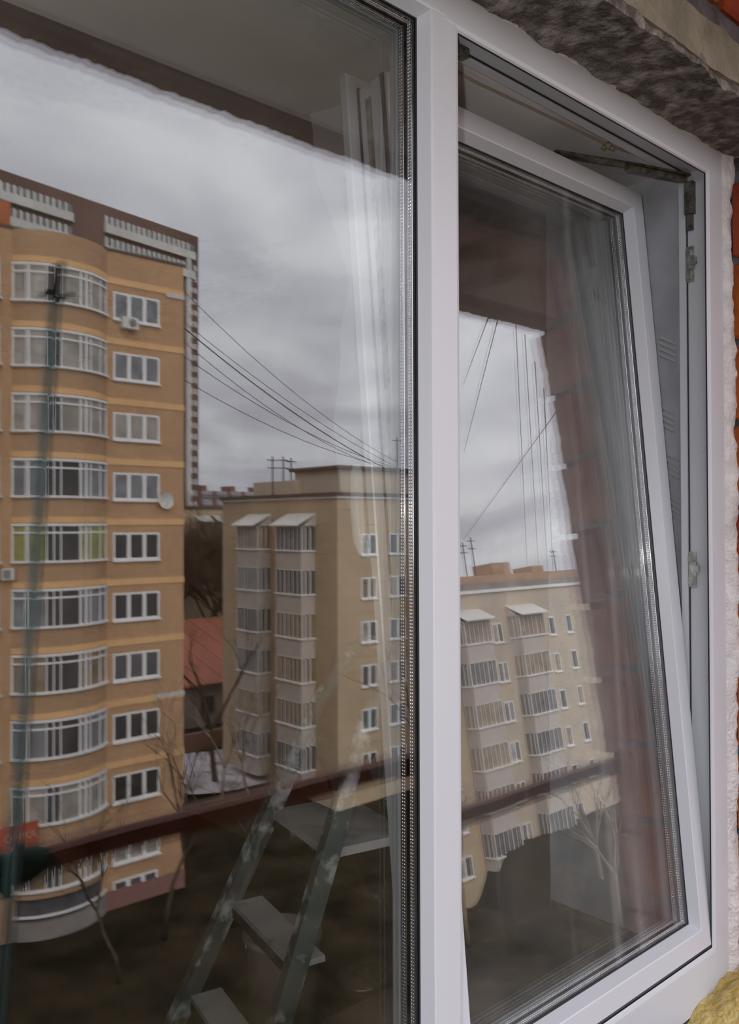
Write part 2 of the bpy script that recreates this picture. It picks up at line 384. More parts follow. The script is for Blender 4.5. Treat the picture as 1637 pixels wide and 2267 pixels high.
# fixed light: three panes, two spacers, inner seal
gx0, gx1, gz0, gz1 = XL, -0.0605, Z0, Z1
GF = 0.0175
def pane_box(x0, x1, z0, z1, y0, y1, dyaw=0.0, dpit=0.0):
    cx, cz = (x0+x1)/2, (z0+z1)/2
    f = lambda x, z: math.tan(dyaw)*(x-cx)+math.tan(dpit)*(z-cz)
    P = []
    for z in (z0, z1):
        P += [(x0, y0+f(x0, z), z), (x1, y0+f(x1, z), z), (x1, y1+f(x1, z), z), (x0, y1+f(x0, z), z)]
    return MB().hexa(P)
e_ = 0.010
glz = part('glazing_unit', loop_bar(gx0-e_, gx1+e_, gz0-e_, gz1+e_, 0.0035, GF+0.0002, GF+0.033), 'gasket', win, label='sealed triple glazing of the fixed light')
D2R = math.radians
part('pane', pane_box(gx0-e_+.004, gx1+e_-.004, gz0-e_+.004, gz1+e_-.004, GF, GF+0.004), 'glass_clean_dust', glz)
part('pane', pane_box(gx0-e_+.004, gx1+e_-.004, gz0-e_+.004, gz1+e_-.004, GF+0.0145, GF+0.0185, D2R(0.035), D2R(-0.02)), 'glass', glz)
part('pane', pane_box(gx0-e_+.004, gx1+e_-.004, gz0-e_+.004, gz1+e_-.004, GF+0.029, GF+0.033, D2R(-0.045), D2R(0.03)), 'glass', glz)
part('spacer_bar', spacer(gx0+.002, gx1-.002, gz0+.002, gz1-.002, GF+0.0046, GF+0.0138), 'spacer', glz, label='shiny perforated metal spacer')
part('spacer_bar', spacer(gx0+.002, gx1-.002, gz0+.002, gz1-.002, GF+0.0192, GF+0.0284), 'spacer', glz, label='shiny perforated metal spacer')
part('glass_seal', loop_bar(gx0-.0015, gx1+.0015, gz0-.0015, gz1+.0015, 0.0032, GF-0.0014, GF-0.0001), 'gasket', win)

# sash, tilted into the room about its bottom edge
TH = math.radians(5.307); LS = 1.3605; SX0, SX1 = -0.004, 0.655
sash = empty('sash', (0.3255, 0.0051, Z0+0.0053), parent=win, label='tilt and turn sash leaning into the room')
so_ = ORG[sash].copy()
sash.rotation_euler = (-TH, 0, 0)     # top moves to +y
ORG[sash] = so_
# sash parts are written in the upright pose, offsets from the hinge line
def SP(mb): # y offset of sash local frame
    for p in mb.v: p.y += so_.y; p.z += so_.z
    return mb
P_SASH = [(0,0),(0.031,0),(0.033,0.0008),(0.041,0.018),(0.041,0.0195),(0.028,0.0195),(0.028,0.054),(0.041,0.054),(0.037,0.068),(0.032,0.072),(-0.021,0.072),(-0.021,0.060),(-0.019,0.058),(0.0,0.058),(0.0,0.045),(0.004,0.045),(0.004,0.033),(0.0,0.033)]
SR = (SX0, SX1, 0, LS)
for sd_ in 'LRTB':
    part('sash_profile', SP(mitre(P_SASH, SR, sd_)), 'pvc', sash)
# hardware groove plate along the edges of the sash
hb = MB(); hb.box(SX0-0.0008, SX0+0.003, 0.0335, 0.0445, 0.05, LS-0.02); hb.box(SX1-0.003, SX1+0.0008, 0.0335, 0.0445, 0.05, LS-0.02); hb.box(SX0+0.02, SX1-0.02, 0.0335, 0.0445, LS-0.003, LS+0.0008)
part('hardware_strip', SP(hb), 'steel', sash, label='steel locking strip in the sash groove')
se = MB(); se.box(SX0-0.003, SX0+0.002, 0.0555, 0.0585, 0.0, LS); se.box(SX0-0.003, SX1+0.003, 0.0555, 0.0585, LS-0.002, LS+0.003); se.box(SX0-0.003, SX0+0.001, 0.004, 0.010, 0.0, LS); 
part('sash_seal', SP(se), 'gasket', sash)
sgx0, sgx1, sgz0, sgz1 = SX0+0.041, SX1-0.041, 0.041, LS-0.041
part('glass_seal', SP(loop_bar(sgx0-.0015, sgx1+.0015, sgz0-.0015, sgz1+.0015, 0.0032, 0.0181, 0.0194)), 'gasket', sash)
SG = 0.0195
part('pane', SP(pane_box(sgx0-e_, sgx1+e_, sgz0-e_, sgz1+e_, SG, SG+0.004)), 'glass_dusty', sash, label='dusty streaked outer pane')
part('pane', SP(pane_box(sgx0-e_, sgx1+e_, sgz0-e_, sgz1+e_, SG+0.0145, SG+0.0185, D2R(-0.03), D2R(0.02))), 'glass', sash)
part('pane', SP(pane_box(sgx0-e_, sgx1+e_, sgz0-e_, sgz1+e_, SG+0.029, SG+0.033, D2R(0.04), D2R(-0.03))), 'glass', sash)
part('spacer_bar', SP(spacer(sgx0+.002, sgx1-.002, sgz0+.002, sgz1-.002, SG+0.0046, SG+0.0138)), 'spacer', sash, label='shiny perforated metal spacer')
part('spacer_bar', SP(spacer(sgx0+.002, sgx1-.002, sgz0+.002, sgz1-.002, SG+0.0192, SG+0.0284)), 'spacer', sash, label='shiny perforated metal spacer')
# handle on the room side of the hinge-less stile, turned up
hx, hz = 0.008, 0.705
hd = MB(); hd.prism([(hx-0.014, 0.0725), (hx+0.014, 0.0725), (hx+0.012, 0.084), (hx-0.012, 0.084)], hz-0.034, hz+0.034)
hd.tube([(hx, 0.080, hz), (hx, 0.105, hz), (hx, 0.122, hz+0.006), (hx, 0.130, hz+0.022), (hx, 0.131, hz+0.06), (hx, 0.128, hz+0.12), (hx, 0.126, hz+0.132)], [0.009, 0.009, 0.0095, 0.010, 0.0105, 0.009, 0.005], 12)
part('handle', SP(hd), 'pvc', sash, True, label='white window handle turned upward')
# loose protective film hanging off the inner edge of the stile
def film(u, v):
    z = LS - 0.02 - v*0.62; w = 0.045*(0.6+0.4*math.sin(v*9+1)) * (1-0.25*v)
    return (SX0-0.021-u*w*0.5+0.004*math.sin(v*21), 0.074+u*w+0.003*math.sin(v*34+u*3), z)
part('protective_film', SP(MB().grid(film, 4, 40)), 'film', sash, True, label='loose strip of clear protective film')

# hardware on the frame rebate
caps = [2.132, 1.753, 1.342, 1.02]
for z in caps:
    c = MB(); n = 16; xx = W+0.016
    c.rings([[(xx+0.0002, 0.022+0.0072*math.cos(2*math.pi*k/n), z+0.0072*math.sin(2*math.pi*k/n)) for k in range(n)], [(xx-0.0012, 0.022+0.0064*math.cos(2*math.pi*k/n), z+0.0064*math.sin(2*math.pi*k/n)) for k in range(n)]])
    part('screw_cap', c, 'pvc_grey', win)
for z in (2.089, 1.538):
    c = MB(); xx = W+0.016
    c.box(xx-0.004, xx, 0.034, 0.0475, z-0.032, z+0.032)
    c.box(xx-0.010, xx-0.003, 0.031, 0.040, z-0.010, z+0.014); c.box(xx-0.007, xx-0.003, 0.038, 0.047, z+0.014, z+0.026); c.box(xx-0.007, xx-0.003, 0.038, 0.047, z-0.028, z-0.014)
    c.box(xx-0.013, xx-0.009, 0.024, 0.036, z-0.004, z+0.008)
    part('striker_plate', c, 'steel', win, label='small steel locking plate')
c = MB(); xx = W+0.016
c.box(xx-0.013, xx-0.001, 0.030, 0.046, 2.178, 2.236); c.box(xx-0.008, xx-0.001, 0.034, 0.044, 2.150, 2.178)
part('corner_hinge', c, 'tarnished', win, label='dark metal corner hinge')
c = MB(); c.bar([(W+0.006, 0.040, 2.247), (0.56, 0.078, 2.249), (0.40, 0.146, 2.250)], 0.016, 0.004)
c.bar([(W+0.002, 0.044, 2.240), (0.53, 0.086, 2.241)], 0.012, 0.008)
part('scissor_arm', c, 'tarnished', win, label='dark metal tilt stay arm')
c = MB(); c.box(0.0, 0.055, 0.032, 0.046, 2.240, 2.252); c.box(0.012, 0.035, 0.026, 0.04, 2.236, 2.242)
part('striker_plate', c, 'tarnished', win, label='dark metal locking plate under the top frame')

# ------------------------------------------------------------------ outer wall of the house, with bricks
YO = -0.117                               # outer face
ww = empty('wall_window', (0, 0, 0), 'orange block wall round the window with open mortar joints', 'wall', kind='structure')
core = MB()
YC, YI = YO+0.010, 0.40
core.box(0.760, 2.27, YC, 0.062, 0, 2.745); core.box(0.722, 2.27, 0.062, YI, 0, 2.745)
core.box(-3.2, -1.13, YC, YI, 0, 2.745)
core.box(-1.13, 0.760, YC, YI, 0, 0.786)
core.box(-1.13, 0.760, YC, YI, 2.372, 2.745)
part('wall_core', core, 'wall_mortar', ww)
def brick_me(l, d, h, m, ch=0.005):
    b = MB(); x, y, z = l/2, d/2, h/2
    A = [[(sx*(x-i), sy*(y-j), k) for sx, sy in ((-1,-1),(1,-1),(1,1),(-1,1))] for i, j, k in ((ch,ch,-z),(0,0,-z+ch),(0,0,z-ch),(ch,ch,z))]
    b.rings(A); return mesh('brick', b, m)
BH = 0.138; JH = 0.012; CH = BH+JH
full = [brick_me(0.25, 0.12, BH, 'brick'), brick_me(0.25, 0.12, BH, 'brick_red')]
half = [brick_me(0.12, 0.12, BH, 'brick'), brick_me(0.12, 0.12, BH, 'brick_red')]
def lay(x0, x1, i, skip=None):
    z = i*CH+0.01+BH/2; x = x0
    seq = 'h' if i % 2 else 'f'; first = True
    while x < x1-0.05:
        l = 0.12 if (first and seq == 'h') else 0.25
        if x+l > x1+0.001: l = 0.12
        if x+l > x1+0.02: break
        first = False
        me = (half if l < 0.2 else full)[1 if random.random() < 0.25 or z < 1.55 and random.random() < 0.5 else 0]
        inst('brick', me, (x+l/2, YO+0.06+random.uniform(-.002, .002), z), ww)
        x += l+JH
for i in range(18):
    z = i*CH
    lay(0.752 if i != 15 else 1.060, 2.25, i)
    if z < 0.62: lay(-1.1, 0.72, i)
    if z > 2.38: lay(-1.1, 0.72, i)
    lay(-2.2, -1.14 if i != 15 else -1.47, i)

# concrete lintel strip and its rough mortar soffit
def rough_box(x0, x1, y0, y1, z0, z1, amp, nx, ny, nzz, seed=0):
    b = MB()
    def disp(p):
        p = Vector(p); d = Vector((nz3(p+Vector((seed, 3, 1)), 14), nz3(p+Vector((5, seed, 9)), 14), nz3(p+Vector((2, 8, seed)), 14)))*amp
        d += Vector((nz3(p, 45), nz3(p+Vector((7, 1, 2)), 45), nz3(p+Vector((3, 4, 5)), 45)))*amp*0.6
        return p+d
    def face(o, a, c, na, nb):
        o, a, c = Vector(o), Vector(a), Vector(c)
        b.grid(lambda u, v: disp(o+a*u+c*v), na, nb)
    X, Y, Z = x1-x0, y1-y0, z1-z0
    face((x0, y0, z0), (X, 0, 0), (0, 0, Z), nx, nzz); face((x0, y1, z0), (0, 0, Z), (X, 0, 0), nzz, nx)
    face((x0, y0, z0), (0, Y, 0), (X, 0, 0), ny, nx); face((x0, y0, z1), (X, 0, 0), (0, Y, 0), nx, ny)
    face((x0, y0, z0), (0, 0, Z), (0, Y, 0), nzz, ny); face((x1, y0, z0), (0, Y, 0), (0, 0, Z), ny, nzz)
    return b
thing('lintel', rough_box(-1.45, 1.05, YO-0.002, 0.40, 2.300, 2.366, 0.004, 180, 24, 8), 'concrete', 'pale concrete lintel strip above the window', 'lintel', kind='structure', smooth=True)
thing('mortar_soffit', rough_box(-1.12, 0.742, YO+0.001, 0.058, 2.289, 2.306, 0.007, 220, 26, 4, 4), 'mortar_dark', 'dark rough mortar under the lintel above the window frame', 'mortar', kind='structure', smooth=True)

# mounting foam round the frame
def foam_right(u, v):
    z = 0.79+u*1.50; n1 = nz3((z*9, v*2, 1.3)); n2 = nz3((z*40, v*5, 4.1)); n3 = nz3((z*4, 0, 8.8))
    a = v*math.pi
    n4 = nz3((z*130, v*3, 7.7)); x0, x1 = 0.698, 0.752+0.010*n3+0.009*n1+0.006*n2+0.005*n4
    y = 0.012-math.sin(a)*(0.020+0.010*n1+0.005*n2)
    return (x0+(x1-x0)*v, y, z)
thing('mounting_foam', MB().grid(foam_right, 520, 8), 'foam', 'whitish ragged foam strip between the window frame and orange wall', 'foam', smooth=True)
def foam_top(u, v):
    x = -1.1+u*1.82; n1 = nz3((x*11, v*2, 6.3)); n2 = nz3((x*50, v*5, 2.1)); a = v*math.pi
    return (x, 0.003-math.sin(a)*max(0, 0.003+0.006*n1+0.008*n2), 2.287+v*(0.006+0.003*n1))
thing('foam_bead', MB().grid(foam_top, 300, 5), 'foam', 'thin frayed white bead along the top edge of the window frame', 'foam', smooth=True)
def foam_low(u, v):
    x = 0.545+u*0.21; y = -0.112+v*0.114
    h = math.sin(min(1, u*1.25)*math.pi*0.5)*math.sin(max(0.02, min(1, v*1.1))*math.pi*0.62+0.5)
    n = nz3((x*28, y*28, 0.4))*0.010+nz3((x*70, y*70, 3.0))*0.005
    return (x, y, 0.784+max(0, 0.052*h+n))
thing('yellow_foam', MB().grid(foam_low, 50, 30), 'foam_yellow', 'lump of yellow foam on the ledge under the window corner', 'foam', smooth=True)

# inner reveal with grey printed membrane
def memb(u, v):
    z = 0.82+u*1.47; y = 0.064+v*0.33
    return (0.716+0.004*nz3((z*6, y*9, 1))+0.002*nz3((z*22, y*30, 1)), y, z)
mm = thing('sealing_membrane', MB().grid(memb, 120, 24), 'membrane', 'crumpled grey membrane with pale print on the inner window reveal', 'membrane', smooth=True)
for zc_, yc_ in ((1.93, 0.105), (1.80, 0.110), (1.71, 0.10), (1.63, 0.095)):
    b = MB()
    for k in range(4):
        z = zc_+k*0.011
        b.hexa([(0.7085, yc_-0.012, z-0.006), (0.7100, yc_-0.012, z-0.006), (0.7100, yc_+0.020, z+0.012), (0.7085, yc_+0.020, z+0.012), (0.7085, yc_-0.012, z-0.002), (0.7100, yc_-0.012, z-0.002), (0.7100, yc_+0.020, z+0.016), (0.7085, yc_+0.020, z+0.016)])
    part('printed_mark', b, 'print', mm, label='pale slanted printed bars')
thing('trim_1', MB().box(-1.13, 0.722, 0.062, 0.40, 2.290, 2.300), 'room_plaster', 'grey inner reveal above the window', 'reveal', kind='structure')

# ------------------------------------------------------------------ loggia round the camera
XR_ = 2.27; YF = -1.20; ZB = 2.723; ZCE = 2.745
thing('floor_loggia', MB().box(-3.2, 2.5, -1.28, YC, -0.16, 0.0), 'loggia_floor', 'bare concrete balcony floor', 'floor', kind='structure')
thing('ceiling', MB().box(-3.2, 2.6, -1.2, YI, ZCE, ZCE+0.2), 'slab', 'grey concrete slab over the balcony', 'ceiling', kind='structure')
def beam_edge(u, v):
    x = -3.2+u*5.6
    j = 0.004*nz3((x*6, 0, 3))+0.005*nz3((x*26, 1, 3))+0.004*nz3((x*60, 1, 9))
    pr = [(-1.10, ZCE+0.01, 0), (-1.10, ZB+0.004, 0.4), (-1.195, ZB, 1), (-1.205, ZB+0.01, 1), (-1.205, ZCE+0.19, 0)]
    y, z, k = pr[int(round(v*4))]
    return (x, y, z+j*k)
thing('beam', MB().grid(beam_edge, 700, 4), 'beam_brown', 'brown edge beam along the front of the balcony ceiling', 'beam', kind='structure')
sw = empty('wall_side', (XR_+0.15, -0.65, 0), 'brown block side wall of the balcony with wide grey joints', 'wall', kind='structure')
part('wall_core', MB().box(XR_+0.012, XR_+0.3, -1.185, YC, 0, ZCE), 'wall_mortar', sw)
bl = []
for k in range(3):
    b = rough_box(-0.14, 0.14, -0.19, 0.19, -0.137, 0.137, 0.006, 8, 10, 8, k*3.7)
    bl.append(mesh('block', b, 'block_brown', True))
for i in range(10):
    z = 0.008+0.14+i*0.302
    if z > 2.7: break
    for j in range(3):
        y = -1.01+0.0+j*0.395-(0.0 if i % 2 else 0.0)
        o = inst('block', bl[(i*2+j) % 3], (XR_+0.14+random.uniform(-.006, .006), y+random.uniform(-.012, .012), z), sw)
thing('wall_left', MB().box(-3.4, -3.2, -1.2, YC, 0, ZCE), 'block_brown', 'brown side wall at the far left end of the balcony', 'wall', kind='structure')
def railz(x): return 0.867
rb = MB(); rb.bar([(x, -1.165, railz(x)+0.004*nz3((x*3, 0, 0))) for x in [-3.2+i*0.1 for i in range(56)]], 0.045, 0.055)
thing('guard_rail', rb, 'rail', 'reddish brown guard rail across the open balcony front', 'rail')
def rag(u, v):
    x = -0.62+u*0.63; a = v*2*math.pi; tp = math.sin(min(1, (1-u)*6)*math.pi/2)*0.9+0.1
    r = 0.046*tp*(1+0.12*nz3((x*18, math.cos(a), math.sin(a))))
    return (x, -1.162+r*0.85*math.cos(a), railz(x)-0.004+r*math.sin(a))
thing('cloth_wrap', MB().grid(rag, 40, 16), 'cloth_green', 'dark green cloth wrapped round the reddish guard rail', 'cloth', smooth=True)

# ------------------------------------------------------------------ room behind the window
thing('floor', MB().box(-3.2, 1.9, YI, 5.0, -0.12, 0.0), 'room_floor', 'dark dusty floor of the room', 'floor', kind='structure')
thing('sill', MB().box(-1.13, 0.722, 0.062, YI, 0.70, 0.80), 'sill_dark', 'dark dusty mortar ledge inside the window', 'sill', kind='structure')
thing('wall_right', MB().box(1.70, 1.9, YI, 5.0, 0, 2.745), 'room_wall', 'bare brown right-hand wall of the room', 'wall', kind='structure')
thing('wall_back', MB().box(-3.2, 1.9, 5.0, 5.2, 0, 2.745), 'room_wall', 'bare brown back wall of the room', 'wall', kind='structure')
thing('wall_room_left', MB().box(-3.4, -3.2, YI, 5.2, 0, 2.745), 'room_wall', 'bare brown left-hand wall of the room', 'wall', kind='structure')
thing('ceiling_room', MB().box(-3.4, 2.0, YI, 5.2, 2.745, 2.945), 'slab', 'grey concrete ceiling of the room', 'ceiling', kind='structure')

# stepladder
LC = Vector((0.535, 1.04, 0.845)); AZ = math.radians(78.07)
lw = Vector((math.cos(AZ), math.sin(AZ), 0)); la = Vector((math.sin(AZ), -math.cos(AZ), 0)); lz = Vector((0, 0, 1))
lad = empty('stepladder', (LC.x+la.x*0.1, LC.y+la.y*0.1, 0), 'paint-spattered metal stepladder standing in the room behind the fixed pane', 'ladder')
RUN, RISE, WP = 0.105/0.235, 0.235, 0.319
def lp(k_up, s, extra=0.0, out=0.0): # point on front rail: k_up metres above the platform
    return LC + la*(RUN*k_up+extra) + lz*k_up + lw*s*(WP/2+0.012-0.033*k_up/RISE+out)
for s in (1, -1):
    b = MB(); b.bar([lp(-0.845, s), lp(-0.4, s), lp(0.0, s), lp(0.12, s)], 0.032, 0.048, la)
    part('front_rail', b, 'ladder_paint', lad)
ar = MB(); top = 0.46
pts = [lp(0.10, 1)]
pts += [lp(0.30, 1)]
for k in range(9):
    t = math.pi*k/8
    c = LC+la*(RUN*0.38)+lz*0.34
    wv = WP/2-0.03
    pts.append(c + lw*math.cos(t)*wv + (lz*0.12+la*RUN*0.12)*math.sin(t))
pts += [lp(0.30, -1), lp(0.10, -1)]
ar.tube(pts, 0.023, 10)
part('top_arch', ar, 'ladder_paint', lad, True)
def slab_step(c, depth, halfw, th, lip):
    b = MB(); f = []
    for z in (-th, 0):
        f += [c - lw*halfw + lz*z, c - lw*halfw + la*depth + lz*z, c + lw*halfw + la*depth + lz*z, c + lw*halfw + lz*z]
    b.hexa([f[0], f[1], f[2], f[3], f[4], f[5], f[6], f[7]])
    g = []
    for z in (-lip, -th): 
        g += [c - lw*halfw + lz*z, c - lw*halfw + la*0.006 + lz*z, c + lw*halfw + la*0.006 + lz*z, c + lw*halfw + lz*z]
    return b, MB().hexa(g)
b, l = slab_step(LC, 0.235, WP/2+0.01, 0.022, 0.045)
pf = part('platform', b, 'ladder_step', lad); part('front_lip', l, 'ladder_dark', pf)
for k in (1, 2, 3):
    c = LC - la*(RUN*RISE*k) - lz*RISE*k
    b, l = slab_step(c, 0.085, WP/2+0.033*k-0.004, 0.014, 0.042)
    st_ = part('step', b, 'ladder_step', lad); part('front_lip', l, 'ladder_dark', st_)
for s in (1, -1):
    b = MB(); t0 = lp(0.22, s, 0.02); f = LC + la*0.58 - lz*0.845 + lw*s*(WP/2+0.09)
    b.bar([t0, t0*0.5+f*0.5, f], 0.022, 0.040, la)
    part('rear_leg', b, 'ladder_dark', lad)
b = MB(); p0 = lp(0.22, 1, 0.02)*0.5+(LC+la*0.58-lz*0.845+lw*(WP/2+0.09))*0.5; p1 = lp(0.22, -1, 0.02)*0.5+(LC+la*0.58-lz*0.845-lw*(WP/2+0.09))*0.5
b.bar([p0, p1], 0.02, 0.03); part('cross_brace', b, 'ladder_dark', lad)

# things on the room floor
bk = empty('bucket', (0.80, 1.47, 0), 'pale plastic bucket behind the stepladder', 'bucket')
part('body', MB().lathe((0.80, 1.47, 0), [(0.09, 0), (0.108, 0.005), (0.118, 0.33), (0.125, 0.335), (0.125, 0.352), (0.113, 0.354), (0.11, 0.33), (0.08, 0.325)], 32), 'bucket', bk, True)
b = MB(); b.tube([(0.80+0.125*math.cos(t), 1.47+0.02, 0.345-0.10*math.sin(t)) for t in [math.pi*k/12 for k in range(13)]], 0.004, 6)
part('handle', b, 'steel', bk, True)
cn = empty('paint_can', (0.97, 1.29, 0), 'dark red paint can beside the pale bucket', 'can')
part('body', MB().lathe((0.97, 1.29, 0), [(0.085, 0), (0.09, 0.004), (0.09, 0.20), (0.093, 0.205), (0.093, 0.213), (0.08, 0.215)], 28), 'can_red', cn, True)
part('lid', MB().lathe((0.97, 1.29, 0), [(0.078, 0.209), (0.082, 0.219), (0.07, 0.221)], 28), 'steel', cn, True)

PTOP = Vector((-0.041, -1.10, 2.19)); PBOT = Vector((-0.245, -0.98, 0.0))
tp_ = empty('broom', PBOT, 'long teal pole leaning on the guard rail, mirrored over the curved bays', 'pole')
b = MB(); b.tube([PBOT, PBOT.lerp(PTOP, 0.5), PTOP], [0.011, 0.0105, 0.010], 12); part('pole', b, 'teal', tp_, True)
b = MB(); b.tube([PTOP-Vector((0.006, 0, 0.07)), PTOP+Vector((0.001, 0, 0.012))], [0.0135, 0.012], 12); b.tube([PTOP+Vector((-0.035, 0, -0.06)), PTOP+Vector((0.03, 0, -0.055))], 0.006, 8); part('grip', b, 'ladder_dark', tp_, True)

b = MB(); cpts = [(0.02, 0.115, 2.284), (0.16, 0.118, 2.279), (0.34, 0.112, 2.280), (0.50, 0.104, 2.278), (0.58, 0.085, 2.275), (0.66, 0.066, 2.270)]
b.tube(cpts, 0.0022, 6); b.octa((0.50, 0.104, 2.277), 0.008); b.octa((0.507, 0.10, 2.273), 0.006); b.octa((0.494, 0.109, 2.274), 0.006)
thing('cord', b, 'cord', 'thin beige knotted cord strung above the tilted sash', 'cord', smooth=True)

# ------------------------------------------------------------------ outdoors
ZG = -16.4
class Fr:
    """facade frame: u along, n outwards"""
    def __init__(s, o, u, n): s.o = Vector(o); s.u = Vector(u); s.n = Vector(n)
    def p(s, u, n, z): return s.o + s.u*u + s.n*n + Vector((0, 0, z))
    def box(s, b, u0, u1, n0, n1, z0, z1):
        return b.hexa([s.p(u0,n0,z0), s.p(u1,n0,z0), s.p(u1,n1,z0), s.p(u0,n1,z0), s.p(u0,n0,z1), s.p(u1,n0,z1), s.p(u1,n1,z1), s.p(u0,n1,z1)])
def fwindow(B, fr, u0, u1, z0, z1, nsash=3, fwid=0.09, pm=None, sill=True, proud=0.02):
    b = MB()
    fr.box(b, u0, u0+fwid, -0.02, proud, z0, z1); fr.box(b, u1-fwid, u1, -0.02, proud, z0, z1)
    fr.box(b, u0+fwid, u1-fwid, -0.02, proud, z1-fwid, z1); fr.box(b, u0+fwid, u1-fwid, -0.02, proud, z0, z0+fwid)
    st = (u1-u0)/nsash
    for i in range(1, nsash): fr.box(b, u0+st*i-fwid*0.95, u0+st*i+fwid*0.95, -0.02, proud, z0+fwid, z1-fwid)
    if sill: fr.box(b, u0-0.05, u1+0.05, 0, 0.12, z0-0.08, z0)
    w = part('window', b, 'white_trim', B)
    for i in range(nsash):
        q = MB(); fr.box(q, u0+st*i+fwid*0.9, u0+st*(i+1)-fwid*0.9, -0.03, 0.004, z0+fwid, z1-fwid)
        part('pane', q, 'pane%d' % (pm if pm is not None else random.choice((0, 1, 2, 4, 5))), w)
    return w

# ---- orange brick block with curved bays
OY = -37.3
ob = empty('apartment_building', (15, OY-6, ZG), 'orange brick apartment block with curved glazed bays', 'building')
F0 = Fr((0, OY, 0), (1, 0, 0), (0, 1, 0))
ROOF = 14.53
part('wall', MB().box(2.0, 21.03, OY-14, OY, ZG, ROOF), 'ob_brick', ob)
part('roof_edge', MB().box(1.9, 21.1, OY-14.1, OY+0.06, ROOF, ROOF+0.12), 'bb_cornice', ob)
FP = 2.85
PAL = [5, 5, 5, 2, 3, 2, 1, 2, 5, 1]
def bay(xa, xb, flip):
    cx, hw, bulge = (xa+xb)/2, (xb-xa)/2, 0.95
    R = (hw*hw+bulge*bulge)/(2*bulge); am = math.asin(hw/R); yc = OY+bulge-R
    def ap(t, r=0.0): a = -am+2*am*t; return (cx+(R+r)*math.sin(a), yc+(R+r)*math.cos(a))
    n = 16
    def arcprism(r0, r1, t0, t1, z0, z1, k=16):
        b = MB(); T = [t0+(t1-t0)*i/k for i in range(k+1)]
        poly = [ap(t, r1) for t in T]+[ap(t, r0) for t in reversed(T)]
        # strip-wise faces so the concave outline stays clean
        for i in range(k):
            a0, a1, b0, b1 = ap(T[i], r0), ap(T[i], r1), ap(T[i+1], r0), ap(T[i+1], r1)
            b.hexa([(a0[0], a0[1], z0), (b0[0], b0[1], z0), (b1[0], b1[1], z0), (a1[0], a1[1], z0), (a0[0], a0[1], z1), (b0[0], b0[1], z1), (b1[0], b1[1], z1), (a1[0], a1[1], z1)])
        return b
    levels = []
    for k in range(10):
        zt = 13.05-FP*k; zb = zt-1.62
        zprev = ROOF if k == 0 else 13.05-FP*(k-1)-1.62
        part('bay_parapet', arcprism(-0.25, 0.0, 0, 1, zt, zprev), 'ob_bay', ob)
        part('light_band', arcprism(0.0, 0.03, 0, 1, zt+0.05, zt+0.32), 'ob_band', ob)
        g = arcprism(-0.10, 0.06, 0, 1, zt-0.09, zt+0.02)
        for add in (arcprism(-0.08, 0.04, 0, 1, zt-0.42, zt-0.34), arcprism(-0.12, 0.14, 0, 1, zb-0.08, zb+0.02)):
            o = len(g.v); g.v += add.v; g.f += [tuple(i+o for i in f) for f in add.f]
        mt = [0.0, 0.12, 0.14, 0.30, 0.36, 0.42, 0.60, 0.66, 0.72, 0.86, 0.985]
        for t in mt:
            wdt = 0.010 if t not in (0.14, 0.60, 0.0, 0.985) else 0.018
            if t == 0.66: wdt = 0.02
            add = arcprism(-0.06, 0.03, t, min(1, t+wdt), zb, zt-0.1, 1)
            o = len(g.v); g.v += add.v; g.f += [tuple(i+o for i in f) for f in add.f]
        gl = part('bay_glazing', g, 'white_trim', ob)
        ts = [0.0, 0.14, 0.30, 0.42, 0.60, 0.72, 0.86, 1.0]
        for i in range(7):
            q = PAL[k % 10]
            pm = q if i not in (2, 3) else (4 if k in (3, 4, 5, 6, 7) else 0 if i == 2 else q)
            part('pane', arcprism(-0.05, -0.02, ts[i]+.002, ts[i+1]-.002, zb, zt-0.08, 3), 'pane%d' % pm, gl)
    zl = 13.05-FP*9-1.62
    part('bay_parapet', arcprism(-0.25, 0.0, 0, 1, -14.6, zl), 'ob_bay', ob)
    part('bay_plinth', arcprism(-0.25, 0.05, 0, 1, ZG, -15.6), 'grey_render', ob)
    part('bay_rail', arcprism(-0.02, 0.05, 0, 1, -15.4, -15.3), 'white_trim', ob)
    part('pane', arcprism(-0.2, -0.15, 0, 1, -15.6, -14.6), 'pane0', ob)
    return arcprism
arc = bay(12.62, 16.95, False)
bay(7.7, 12.1, True)
for k in range(10):
    z = 13.14-FP*k
    b = MB(); F0.box(b, 16.95, 21.05, 0, 0.035, z-0.15, z+0.15); part('light_band', b, 'ob_band', ob)
    if k < 10:
        zt = 12.63-FP*k
        fwindow(ob, F0, 17.29, 19.70, zt-1.30, zt, 3, 0.10, [2, 2, 5, 2, 4, 4, 0, 4, 4, 5][k])
b = MB(); F0.box(b, 16.98, 21.06, 0, 0.05, ZG, -15.5); part('plinth', b, 'far_red', ob)
for z0_, u0_, u1_ in ((12.95, 20.05, 21.05), (13.14-FP*7+0.05, 19.4, 21.05)):
    b = MB(); F0.box(b, u0_, u1_, 0.03, 0.06, z0_-0.1, z0_+0.12); part('repair_patch', b, 'ob_grey', ob, label='pale grey patch on the brick band')
fwindow(ob, F0, 17.3, 19.6, -15.9, -15.1, 3, 0.12, 0, False)
b = MB(); b.box(7.0, 13.1, OY-7, OY-1.6, ROOF+0.12, ROOF+1.75); part('roof_house', b, 'tower_red', ob)

